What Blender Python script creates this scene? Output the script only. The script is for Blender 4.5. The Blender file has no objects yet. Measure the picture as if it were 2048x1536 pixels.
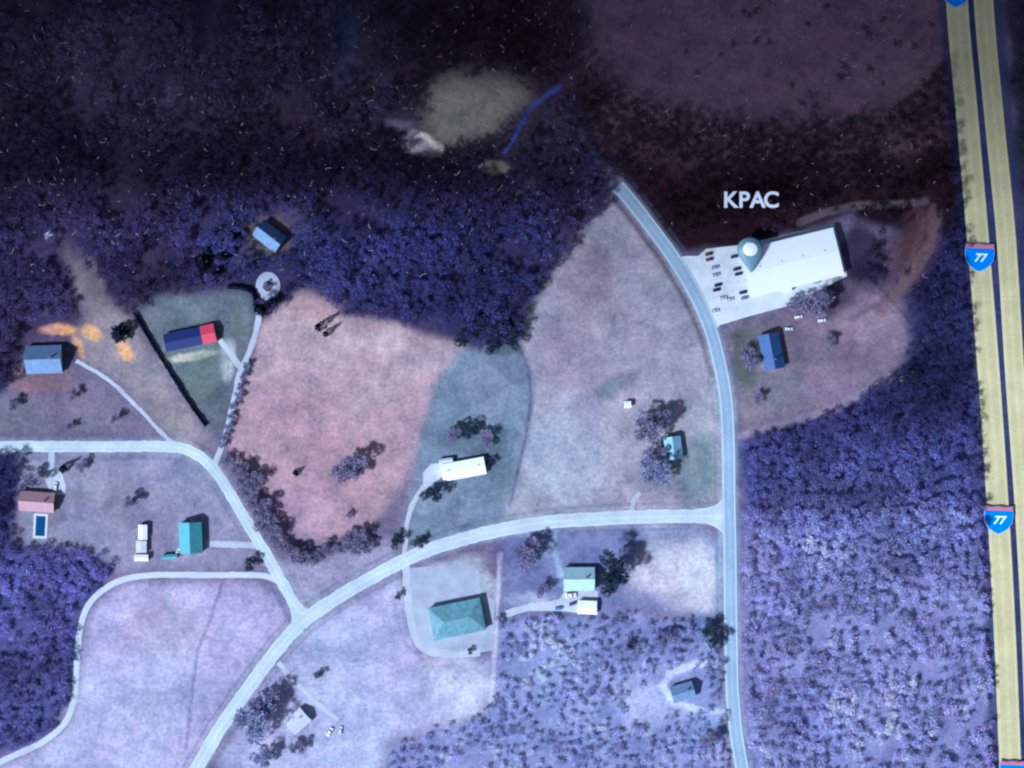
import bpy, bmesh, math, random
import numpy as np
from mathutils import Vector, Matrix
random.seed(7); RNG = np.random.default_rng(7)
R = math.radians
scene = bpy.context.scene
COL = scene.collection
S = 0.3                                        # metres on the ground per photo pixel
def P(px, py): return ((px-1024)*S, (768-py)*S)

# ---------------------------------------------------------------- camera
CAM_H = 1400.0
cam_d = bpy.data.cameras.new('camera'); cam = bpy.data.objects.new('camera', cam_d); COL.objects.link(cam)
cam.location = (0, 0, CAM_H); cam.rotation_euler = (0, 0, 0)
cam_d.sensor_fit = 'HORIZONTAL'; cam_d.angle = 2*math.atan(1024*S/CAM_H)
cam_d.clip_start = 1; cam_d.clip_end = 30000
scene.camera = cam
# ---------------------------------------------------------------- sky, sun, exposure
SUN_EL, SHX, SHY = R(39), 0.80, 0.60           # shadows fall towards +x +y (up right in the picture)
w = bpy.data.worlds.new('World'); scene.world = w; w.use_nodes = True
nt = w.node_tree; bgn = nt.nodes['Background']
sky = nt.nodes.new('ShaderNodeTexSky'); sky.sky_type = 'NISHITA'; sky.sun_disc = False
sky.sun_elevation = SUN_EL; sky.sun_rotation = math.atan2(-SHX, -SHY)
nt.links.new(sky.outputs[0], bgn.inputs[0]); bgn.inputs[1].default_value = 0.055; sky.dust_density = 4; sky.ozone_density = .3
sun_d = bpy.data.lights.new('sun', 'SUN'); sun = bpy.data.objects.new('sun', sun_d); COL.objects.link(sun)
sun_d.energy = 4.4; sun_d.angle = R(4.0); sun_d.color = (1.0, 0.975, 0.955)
sdir = Vector((SHX*math.cos(SUN_EL), SHY*math.cos(SUN_EL), -math.sin(SUN_EL)))
sun.rotation_euler = sdir.to_track_quat('-Z', 'Y').to_euler()
vs = scene.view_settings
vs.view_transform = 'Standard'; vs.look = 'None'; vs.gamma = 1; vs.exposure = 0.42
try:
    vs.use_white_balance = True; vs.white_balance_temperature = 4850; vs.white_balance_tint = 12
except Exception: pass
scene.cycles.filter_width = 2.3        # the photograph is soft
scene.cycles.max_bounces = 4; scene.cycles.diffuse_bounces = 2; scene.cycles.glossy_bounces = 2
scene.cycles.transparent_max_bounces = 4

# ---------------------------------------------------------------- helpers
def lin(c):
    c = np.asarray(c, float)/255.0
    return np.where(c <= .04045, c/12.92, ((c+.055)/1.055)**2.4)
def alb(r, g, b): return np.clip(lin((r, g, b))*np.array([1.02, .93, .72]), 0, .85)
def tag(o, label=None, cat=None, group=None, kind=None):
    if label: o['label'] = label
    if cat: o['category'] = cat
    if group: o['group'] = group
    if kind: o['kind'] = kind
    return o
def empty(name, loc=(0, 0, 0), rz=0):
    o = bpy.data.objects.new(name, None); COL.objects.link(o); o.location = loc; o.rotation_euler = (0, 0, rz)
    o.empty_display_size = 1; return o
def link(name, me, parent=None, mat=None):
    if mat is not None and len(me.materials) == 0: me.materials.append(mat)
    o = bpy.data.objects.new(name, me); COL.objects.link(o)
    if parent is not None: o.parent = parent
    return o
def mesh_from(name, verts, faces, mat=None, cols=None, uvs=None, smooth=False):
    me = bpy.data.meshes.new(name)
    verts = np.asarray(verts, np.float32)
    if isinstance(faces, np.ndarray):
        n, k = faces.shape
        me.vertices.add(len(verts)); me.vertices.foreach_set('co', verts.ravel())
        me.loops.add(n*k); me.loops.foreach_set('vertex_index', faces.ravel().astype(np.int32))
        me.polygons.add(n); me.polygons.foreach_set('loop_start', np.arange(0, n*k, k, dtype=np.int32))
        me.polygons.foreach_set('loop_total', np.full(n, k, np.int32))
        me.update(calc_edges=True)
    else:
        me.from_pydata([tuple(map(float, v)) for v in verts], [], faces)
    if cols is not None:
        a = me.color_attributes.new('tint', 'FLOAT_COLOR', 'POINT')
        c = np.ones((len(verts), 4), np.float32); c[:, :3] = cols; a.data.foreach_set('color', c.ravel())
    if uvs is not None:
        a = me.attributes.new('track', 'FLOAT_VECTOR', 'POINT')
        u = np.zeros((len(verts), 3), np.float32); u[:, :2] = uvs; a.data.foreach_set('vector', u.ravel())
    if mat is not None: me.materials.append(mat)
    if smooth: me.polygons.foreach_set('use_smooth', np.ones(len(me.polygons), bool))
    me.update(); return me
class MB:                                       # collects solid shapes, builds ONE mesh
    def __init__(s): s.v = []; s.f = []
    def add(s, v, f):
        b = len(s.v); s.v += [tuple(x) for x in v]; s.f += [tuple(i+b for i in q) for q in f]; return s
    def box(s, x0, x1, y0, y1, z0, z1):
        return s.add([(x0,y0,z0),(x1,y0,z0),(x1,y1,z0),(x0,y1,z0),(x0,y0,z1),(x1,y0,z1),(x1,y1,z1),(x0,y1,z1)],
                     [(3,2,1,0),(4,5,6,7),(0,1,5,4),(1,2,6,5),(2,3,7,6),(3,0,4,7)])
    def cyl(s, c, r0, r1, h, n=12, axis='z'):
        v = []
        for z, r in ((0, r0), (h, r1)):
            for i in range(n):
                a = 2*math.pi*i/n; p = (math.cos(a)*r, math.sin(a)*r, z)
                if axis == 'y': p = (p[0], p[2], p[1])
                v.append((p[0]+c[0], p[1]+c[1], p[2]+c[2]))
        f = [tuple(range(n))[::-1], tuple(range(n, 2*n))] + [(i, (i+1) % n, n+(i+1) % n, n+i) for i in range(n)]
        return s.add(v, f)
    def prism(s, poly, z0, z1):
        n = len(poly); v = [(x, y, z0) for x, y in poly]+[(x, y, z1) for x, y in poly]
        return s.add(v, [tuple(range(n))[::-1], tuple(range(n, 2*n))]+[(i, (i+1) % n, n+(i+1) % n, n+i) for i in range(n)])
    def mesh(s, name, mat, bevel=0):
        me = bpy.data.meshes.new(name); me.from_pydata(s.v, [], s.f); me.materials.append(mat); me.update()
        bm = bmesh.new(); bm.from_mesh(me); bmesh.ops.recalc_face_normals(bm, faces=bm.faces)
        if bevel: bmesh.ops.bevel(bm, geom=bm.edges[:], offset=bevel, segments=2, affect='EDGES', clamp_overlap=True)
        bm.to_mesh(me); bm.free(); return me
    def build(s, name, mat, parent=None, bevel=0): return link(name, s.mesh(name, mat, bevel), parent)

# ---------------------------------------------------------------- materials
def newmat(name, rough=.9, spec=.2):
    m = bpy.data.materials.new(name); m.use_nodes = True
    b = m.node_tree.nodes['Principled BSDF']; b.inputs['Roughness'].default_value = rough
    b.inputs['Specular IOR Level'].default_value = spec
    return m, m.node_tree, b
def noise_node(nt, scale, detail=5, rough=.6, coord=None, dist=0):
    n = nt.nodes.new('ShaderNodeTexNoise'); n.inputs['Scale'].default_value = scale
    n.inputs['Detail'].default_value = detail; n.inputs['Roughness'].default_value = rough; n.inputs['Distortion'].default_value = dist
    if coord is not None: nt.links.new(coord, n.inputs['Vector'])
    return n
def ramp(nt, src, p0, c0, p1, c1):
    r = nt.nodes.new('ShaderNodeValToRGB'); e = r.color_ramp.elements
    e[0].position = p0; e[0].color = (*c0, 1) if len(c0) == 3 else c0
    e[1].position = p1; e[1].color = (*c1, 1) if len(c1) == 3 else c1
    nt.links.new(src, r.inputs[0]); return r
def mul(nt, a, b, f=1.0):
    m = nt.nodes.new('ShaderNodeMix'); m.data_type = 'RGBA'; m.blend_type = 'MULTIPLY'; m.inputs[0].default_value = f
    nt.links.new(a, m.inputs[6]); nt.links.new(b, m.inputs[7]); return m.outputs[2]
def geo_pos(nt): return nt.nodes.new('ShaderNodeNewGeometry').outputs['Position']
def attr(nt, name, out='Color'):
    a = nt.nodes.new('ShaderNodeAttribute'); a.attribute_name = name; return a.outputs[out]

def ground_mat():
    m, nt, b = newmat('earth_and_grass', 1, .05)
    p = geo_pos(nt); c = attr(nt, 'tint')
    n1 = noise_node(nt, .045, 8, .68, p); r1 = ramp(nt, n1.outputs[0], .32, (.62, .66, .72), .7, (1.30, 1.25, 1.2))
    n2 = noise_node(nt, .45, 5, .75, p); r2 = ramp(nt, n2.outputs[0], .3, (.66, .70, .70), .7, (1.30, 1.26, 1.24))
    n3 = noise_node(nt, .012, 5, .6, p, .6); r3 = ramp(nt, n3.outputs[0], .35, (.95, .86, .9), .65, (1.05, 1.12, 1.06))
    n4 = noise_node(nt, .16, 4, .6, p, .3); r4 = ramp(nt, n4.outputs[0], .36, (.86, .90, .93), .6, (1.08, 1.06, 1.05))
    n5 = noise_node(nt, .09, 3, .7, p, 1.2); r5 = ramp(nt, n5.outputs[0], .28, (.78, .84, .86), .42, (1, 1, 1))
    o = mul(nt, mul(nt, mul(nt, c, r1.outputs[0]), r2.outputs[0]), mul(nt, r3.outputs[0], mul(nt, r4.outputs[0], r5.outputs[0])))
    nt.links.new(o, b.inputs['Base Color'])
    bp = nt.nodes.new('ShaderNodeBump'); bp.inputs['Strength'].default_value = .5; bp.inputs['Distance'].default_value = .6
    nt.links.new(n2.outputs[0], bp.inputs['Height']); nt.links.new(bp.outputs[0], b.inputs['Normal'])
    return m
def foliage_mat(name, use_tint, col=(.1, .1, .1), var=.25, scale=.16):
    m, nt, b = newmat(name, .95, .1)
    p = geo_pos(nt)
    if use_tint: c = attr(nt, 'tint')
    else:
        rgb = nt.nodes.new('ShaderNodeRGB'); rgb.outputs[0].default_value = (*col, 1); c = rgb.outputs[0]
    n = noise_node(nt, scale, 6, .7, p)
    r = ramp(nt, n.outputs[0], .3, (1-var*1.6,)*3, .7, (1+var*1.6,)*3)
    o = mul(nt, c, r.outputs[0]); nt.links.new(o, b.inputs['Base Color'])
    tr = nt.nodes.new('ShaderNodeBsdfTranslucent'); nt.links.new(o, tr.inputs[0])      # twigs and leaves let light through
    mx = nt.nodes.new('ShaderNodeMixShader'); mx.inputs[0].default_value = .3
    nt.links.new(b.outputs[0], mx.inputs[1]); nt.links.new(tr.outputs[0], mx.inputs[2])
    nt.links.new(mx.outputs[0], nt.nodes['Material Output'].inputs['Surface'])
    return m
def plain(name, col, rough=.7, spec=.3, var=.12, scale=.8, metal=0):
    m, nt, b = newmat(name, rough, spec); b.inputs['Metallic'].default_value = metal
    rgb = nt.nodes.new('ShaderNodeRGB'); rgb.outputs[0].default_value = (*col, 1)
    tc = nt.nodes.new('ShaderNodeTexCoord')
    n = noise_node(nt, scale, 6, .65, tc.outputs['Object'])
    r = ramp(nt, n.outputs[0], .3, (1-var,)*3, .7, (1+var,)*3)
    nt.links.new(mul(nt, rgb.outputs[0], r.outputs[0]), b.inputs['Base Color']); return m
def roof_mat(name, col, ribs=True, var=.18, rough=.6, along='x', pitch=1.0):
    m, nt, b = newmat(name, rough, .35)
    tc = nt.nodes.new('ShaderNodeTexCoord')
    rgb = nt.nodes.new('ShaderNodeRGB'); rgb.outputs[0].default_value = (*col, 1)
    n = noise_node(nt, .35, 7, .7, tc.outputs['Object'])
    r = ramp(nt, n.outputs[0], .3, (1-var, 1-var, 1-var), .72, (1+var, 1+var, 1+var))
    wv = nt.nodes.new('ShaderNodeTexWave'); wv.wave_type = 'BANDS'; wv.bands_direction = 'X' if along == 'x' else 'Z'
    wv.inputs['Scale'].default_value = .31/pitch; wv.inputs['Distortion'].default_value = .4
    nt.links.new(tc.outputs['Object'], wv.inputs['Vector'])
    r2 = ramp(nt, wv.outputs[0], 0, (.82,)*3, .35, (1.04,)*3)
    nt.links.new(mul(nt, mul(nt, rgb.outputs[0], r.outputs[0]), r2.outputs[0]), b.inputs['Base Color'])
    bp = nt.nodes.new('ShaderNodeBump'); bp.inputs['Strength'].default_value = .4; bp.inputs['Distance'].default_value = .08
    nt.links.new(wv.outputs[0], bp.inputs['Height']); nt.links.new(bp.outputs[0], b.inputs['Normal'])
    return m
def road_mat(name, col, edge=None, centre=None, wear=.12, lane=.0):
    """col carriageway; edge / centre colours of painted lines; x of track runs 0..1 across, y metres along."""
    m, nt, b = newmat(name, .85, .25)
    t = attr(nt, 'track', 'Vector'); sp = nt.nodes.new('ShaderNodeSeparateXYZ'); nt.links.new(t, sp.inputs[0])
    p = geo_pos(nt)
    rgb = nt.nodes.new('ShaderNodeRGB'); rgb.outputs[0].default_value = (*col, 1)
    n1 = noise_node(nt, .06, 6, .65, p); r1 = ramp(nt, n1.outputs[0], .3, (1-wear,)*3, .7, (1+wear,)*3)
    n2 = noise_node(nt, .7, 6, .7, p); r2 = ramp(nt, n2.outputs[0], .3, (.87,)*3, .7, (1.1,)*3)
    o = mul(nt, mul(nt, rgb.outputs[0], r1.outputs[0]), r2.outputs[0])
    # darker wheel tracks: cosine across the road
    w_ = nt.nodes.new('ShaderNodeMath'); w_.operation = 'MULTIPLY'; w_.inputs[1].default_value = 4*math.pi; nt.links.new(sp.outputs[0], w_.inputs[0])
    c_ = nt.nodes.new('ShaderNodeMath'); c_.operation = 'COSINE'; nt.links.new(w_.outputs[0], c_.inputs[0])
    r3 = ramp(nt, c_.outputs[0], 0, (.93,)*3, 1, (1.04,)*3); o = mul(nt, o, r3.outputs[0])
    def band(o, lo, hi, colr):
        g = nt.nodes.new('ShaderNodeMath'); g.operation = 'COMPARE'; g.inputs[1].default_value = (lo+hi)/2; g.inputs[2].default_value = (hi-lo)/2
        nt.links.new(sp.outputs[0], g.inputs[0])
        mx = nt.nodes.new('ShaderNodeMix'); mx.data_type = 'RGBA'; mx.inputs[7].default_value = (*colr, 1)
        ml = nt.nodes.new('ShaderNodeMath'); ml.operation = 'MULTIPLY'; ml.inputs[1].default_value = .75; nt.links.new(g.outputs[0], ml.inputs[0])
        nt.links.new(ml.outputs[0], mx.inputs[0]); nt.links.new(o, mx.inputs[6]); return mx.outputs[2]
    if edge is not None: o = band(o, .07, .12, edge); o = band(o, .88, .93, edge)
    if centre is not None: o = band(o, .48, .52, centre)
    nt.links.new(o, b.inputs['Base Color']); return m

M = {}
M['ground'] = ground_mat()
M['wood'] = foliage_mat('bare_woodland', True, var=.12)
M['bark'] = plain('bark', (.10, .085, .09), .95, .1, .3, 2)
M['highway'] = road_mat('yellow_tan_concrete', (.54, .47, .22), edge=(.62, .55, .27), wear=.14)
M['county'] = road_mat('blue_grey_asphalt', (.30, .38, .43), edge=(.68, .72, .70), wear=.12)
M['street'] = road_mat('pale_worn_asphalt', (.49, .54, .53), wear=.17)
M['lane'] = road_mat('pale_gravel_lane', (.52, .53, .54), wear=.14)
M['drive'] = road_mat('gravel_drive', (.44, .45, .46), wear=.2)
M['concrete'] = plain('parking_concrete', (.60, .62, .58), .9, .2, .16, .12)
M['yard'] = plain('packed_gravel_yard', (.34, .36, .40), .95, .1, .22, .08)
M['water'] = plain('stream_water', (.05, .06, .24), .15, .5, .25, .3)
M['poolwater'] = plain('pool_water', (.01, .06, .15), .1, .5, .2, .3)
M['coping'] = plain('pale_coping', (.55, .55, .52), .8, .2)
M['white'] = plain('white_paint', (.82, .82, .80), .5, .3, .03)
M['wallw'] = plain('white_wall', (.62, .61, .58), .8, .2, .08)
M['wallb'] = plain('brick_wall', (.30, .17, .13), .9, .2, .2, 3)
M['glass'] = plain('window_glass', (.03, .04, .05), .1, .6, .1)
M['door'] = plain('door_paint', (.16, .13, .11), .6, .3)
M['metal'] = plain('grey_metal', (.3, .3, .3), .5, .4)
M['dark'] = plain('tyre_rubber', (.015, .015, .015), .9, .2)

# ---------------------------------------------------------------- land cover raster (1 m cells)
G0X, G1X, G0Y, G1Y, GS = -420, 420, -340, 340, 1.0
gx = np.arange(G0X, G1X+GS/2, GS); gy = np.arange(G0Y, G1Y+GS/2, GS)
GX, GY = np.meshgrid(gx, gy)                       # [y, x]
PX = GX/S+1024; PY = 768-GY/S                      # the same points in photo pixels
def smooth_noise(cell, seed):
    r = np.random.default_rng(seed); ny, nx = GX.shape
    h, w_ = int(ny/cell)+3, int(nx/cell)+3; g = r.random((h, w_))
    y = np.arange(ny)/cell; x = np.arange(nx)/cell
    yi = y.astype(int); xi = x.astype(int); fy = (y-yi); fx = (x-xi); fy = fy*fy*(3-2*fy); fx = fx*fx*(3-2*fx)
    a = g[yi][:, xi]; b_ = g[yi][:, xi+1]; c = g[yi+1][:, xi]; d = g[yi+1][:, xi+1]
    return (a*(1-fx)+b_*fx)*(1-fy)[:, None]+(c*(1-fx)+d*fx)*fy[:, None]
def fbm(cell, seed): return (smooth_noise(cell, seed)*.5+smooth_noise(cell/2, seed+1)*.3+smooth_noise(cell/4, seed+2)*.2)
WX = (fbm(18, 11)-.5)*2; WY = (fbm(18, 31)-.5)*2
def inpoly(px, py, poly):
    res = np.zeros(px.shape, bool); n = len(poly); j = n-1
    for i in range(n):
        xi, yi = poly[i]; xj, yj = poly[j]
        if yi != yj:
            c = ((yi > py) != (yj > py)) & (px < (xj-xi)*(py-yi)/(yj-yi)+xi); res ^= c
        j = i
    return res
def blur(a, r):
    r = int(round(r))
    if r < 1: return a
    for _ in range(2):
        for ax in (0, 1):
            c = np.cumsum(np.pad(a, [(r+1, r) if k == ax else (0, 0) for k in (0, 1)], mode='edge'), axis=ax)
            n = a.shape[ax]
            hi = np.take(c, np.arange(2*r+1, 2*r+1+n), axis=ax); lo = np.take(c, np.arange(0, n), axis=ax)
            a = (hi-lo)/(2*r+1)
    return a
def pmask(poly, soft=2, warp=14): return blur(inpoly(PX+WX*warp, PY+WY*warp, poly).astype(float), soft)
def stroke_dist(pts):
    d = np.full(GX.shape, 1e9)
    for (x0, y0), (x1, y1) in zip(pts[:-1], pts[1:]):
        dx, dy = x1-x0, y1-y0; L = dx*dx+dy*dy
        t = np.clip(((PX-x0)*dx+(PY-y0)*dy)/max(L, 1e-6), 0, 1)
        d = np.minimum(d, np.hypot(PX-x0-t*dx, PY-y0-t*dy))
    return d
def smask(pts, width, soft=4, warp=5):
    d = stroke_dist(pts)+(fbm(9, 77)-.5)*warp
    return np.clip((width/2+soft-d)/(2*soft), 0, 1)
COLR = np.zeros(GX.shape+(3,)); COLR[:] = alb(112, 104, 138)
def paint(mask, col, a=1.0):
    k = (mask*a)[..., None]; COLR[:] = COLR*(1-k)+np.asarray(alb(*col))*np.array([.82, .885, .92])*k
DENS = np.zeros(GX.shape)                          # how thickly the woods stand
FT = np.zeros(GX.shape+(3,)); FT[:] = alb(80, 76, 130)     # tint of the tree crowns
def wood(poly, dens, floor, crown, soft=2, warp=16):
    m = pmask(poly, soft, warp); paint(m, floor); k = m > .5
    DENS[k] = dens; kk = blur(m, 6)[..., None]; FT[:] = FT*(1-kk)+alb(*crown)*kk
X0, X1, Y0, Y1 = -600, 2700, -600, 2200
# -- woods
wood([(X0,Y0),(1128,Y0),(1128,190),(1180,300),(1235,375),(1215,415),(1160,470),(1105,540),(1060,620),(1040,690),(930,690),(880,640),(840,655),(790,640),(700,640),(640,590),(600,585),(540,640),(520,600),(500,575),(400,580),(290,598),(265,640),(200,560),(130,470),(90,520),(130,600),(150,640),(80,650),(0,650),(X0,660)],
     1, (72,60,84), (84,78,122))
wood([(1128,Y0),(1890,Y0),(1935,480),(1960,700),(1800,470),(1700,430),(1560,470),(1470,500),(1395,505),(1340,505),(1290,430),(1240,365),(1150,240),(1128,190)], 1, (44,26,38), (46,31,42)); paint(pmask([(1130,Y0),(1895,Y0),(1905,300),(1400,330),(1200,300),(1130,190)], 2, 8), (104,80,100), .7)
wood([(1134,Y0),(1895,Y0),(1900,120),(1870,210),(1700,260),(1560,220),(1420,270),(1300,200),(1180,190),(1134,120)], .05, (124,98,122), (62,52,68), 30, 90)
wood([(1985,Y0),(X1,Y0),(X1,Y1),(2060,Y1),(2045,1500),(2030,1000),(2035,500)], 1, (60,60,80), (62,62,92))
wood([(1705,455),(1760,480),(1790,560),(1740,600),(1700,560)], .5, (46,38,60), (42,40,60))
wood([(1780,600),(1850,560),(1875,480),(1930,480),(1955,800),(1970,1100),(1480,1060),(1478,900),(1520,860),(1680,810),(1790,750),(1810,690)], 1, (72,72,128), (84,86,160))
wood([(1480,1040),(1975,1040),(2000,Y1),(1500,Y1)], .8, (138,136,190), (146,148,206), 5)  # floor and crowns paled to carry a painted haze
wood([(1470,1060),(1560,1050),(1700,1020),(1860,1060),(1990,1050),(1990,1110),(1800,1140),(1600,1120)], 1, (78,80,148), (90,94,172), 10)
wood([(X0,1085),(150,1088),(225,1125),(215,1160),(175,1205),(160,1260),(150,1400),(110,1470),(0,1512),(X0,1520)], 1, (88,86,142), (104,102,168))
wood([(X0,905),(60,905),(50,960),(35,1000),(30,1090),(X0,1090)], 1, (60,56,104), (72,70,134))
wood([(X0,640),(40,650),(50,700),(30,760),(0,800),(X0,820)], .9, (52,46,84), (56,54,96))
wood([(992,1235),(1110,1232),(1200,1228),(1440,1232),(1452,1540),(1470,Y1),(760,Y1),(775,1500),(860,1455),(960,1425),(985,1390)], .8, (144,148,200), (146,152,208), 2, 12)  # haze painted in here too, as pale floor and crowns
# -- light and dark painted into the northern crowns and floor: sunlit blue grey near the fields, a near black belt, thin brown stands
def retint(poly, crown, soft=14, warp=50, floor=None):
    m = pmask(poly, soft, warp); FT[:] = FT*(1-m[..., None])+alb(*crown)*m[..., None]
    if floor is not None: paint(m, floor, .8)
retint([(X0,-100),(1128,-100),(1128,700),(X0,700)], (72,64,96), 10, 30, (64,52,74))
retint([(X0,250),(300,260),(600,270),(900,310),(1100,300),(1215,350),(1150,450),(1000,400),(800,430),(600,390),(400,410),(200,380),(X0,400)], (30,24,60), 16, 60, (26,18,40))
retint([(300,440),(640,400),(900,430),(1120,430),(1130,520),(1000,700),(860,690),(600,600),(400,590)], (76,78,146), 14, 50, (56,52,100))
retint([(X0,420),(300,430),(300,620),(100,660),(X0,680)], (82,78,136), 12, 40, (66,58,100))
retint([(1760,540),(1965,430),(1975,860),(1800,850),(1600,890),(1500,900),(1500,860),(1680,820),(1800,720)], (52,50,98), 14, 50, (44,40,78))
retint([(60,20),(400,40),(420,190),(150,230)], (100,94,134), 20, 60, (90,82,112))
retint([(1480,1000),(1980,1000),(1990,Y1),(1480,Y1)], (144,146,200), 30, 20)  # southern crowns: pale blue haze painted into the tint
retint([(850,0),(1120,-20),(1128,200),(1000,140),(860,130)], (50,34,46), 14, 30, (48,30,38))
# -- fields, lawns, yards
FIELDS = [
 ('field', [(600,588),(640,592),(690,632),(790,640),(842,668),(905,682),(935,690),(900,730),(868,770),(845,860),(832,915),(800,965),(760,1035),(700,1075),(635,1085),(575,1045),(530,985),(490,945),(445,885),(470,800),(492,740),(512,680),(524,640)], (184,154,170), 2),
 ('field', [(1222,402),(1250,425),(1330,520),(1385,610),(1420,700),(1440,800),(1446,1015),(1300,1022),(1150,1030),(1000,1052),(1015,1010),(1040,930),(1058,860),(1062,790),(1050,730),(1038,690),(1060,620),(1110,540),(1165,465)], (168,160,180), 2),
 ('lawn', [(905,700),(1035,690),(1055,740),(1062,800),(1052,870),(1030,960),(1012,1012),(1000,1050),(920,1070),(830,1100),(815,1100),(800,1080),(815,1010),(830,930),(845,860),(868,770)], (128,140,166), 3),
 ('lawn', [(270,612),(330,585),(440,582),(505,590),(512,640),(498,700),(480,745),(455,830),(440,880),(405,850),(345,745),(285,660)], (108,112,128), 2),
 ('field', [(X0,820),(0,800),(60,760),(150,745),(230,790),(330,880),(0,880),(X0,880)], (122,114,140), 5),
 ('field', [(130,470),(165,545),(200,590),(262,640),(330,750),(405,860),(440,900),(380,895),(345,880),(240,770),(160,725),(140,660),(170,640),(150,560)], (152,138,152), 3),
 ('lawn', [(40,905),(350,907),(400,930),(440,980),(525,1110),(510,1142),(250,1142),(215,1120),(150,1085),(60,1085),(40,1000)], (150,144,176), 3),
 ('field', [(205,1190),(260,1165),(500,1165),(545,1190),(580,1250),(540,1300),(470,1390),(380,1536),(300,Y1),(-100,Y1),(-60,1560),(90,1495),(145,1440),(162,1340),(170,1240)], (188,178,218), 3),
 ('field', [(610,1262),(700,1205),(800,1155),(815,1230),(840,1310),(985,1320),(985,1395),(900,1445),(780,1480),(760,1536),(740,Y1),(400,Y1),(440,1510),(530,1370)], (186,182,222), 3),
 ('field', [(545,1125),(640,1125),(760,1080),(800,1085),(800,1115),(700,1165),(620,1225),(600,1215)], (166,158,190), 3),
 ('lawn', [(1010,1065),(1200,1055),(1400,1055),(1440,1080),(1445,1225),(1110,1225),(1005,1235)], (128,132,180), 3),
 ('field', [(1262,1130),(1300,1085),(1405,1075),(1432,1120),(1432,1220),(1370,1225),(1300,1185),(1255,1180)], (212,206,226), 4),
 ('field', [(1455,660),(1600,610),(1690,570),(1800,560),(1812,690),(1790,750),(1680,808),(1520,855),(1478,870),(1462,780)], (134,118,138), 4),
 ('field', [(1790,560),(1780,500),(1830,410),(1860,400),(1872,450),(1860,520),(1800,590)], (92,66,76), 5),
 ('meadow', [(840,200),(870,155),(930,165),(1000,150),(1068,190),(1010,245),(940,290),(880,295),(850,260)], (146,136,130), 7),
]
CLS = np.zeros(GX.shape, int)
for i, (nm, poly, c, sf) in enumerate(FIELDS):
    m = pmask(poly, sf, 9); paint(m, c); DENS[m > .4] = 0
    CLS[m > .5] = i+1
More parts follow.
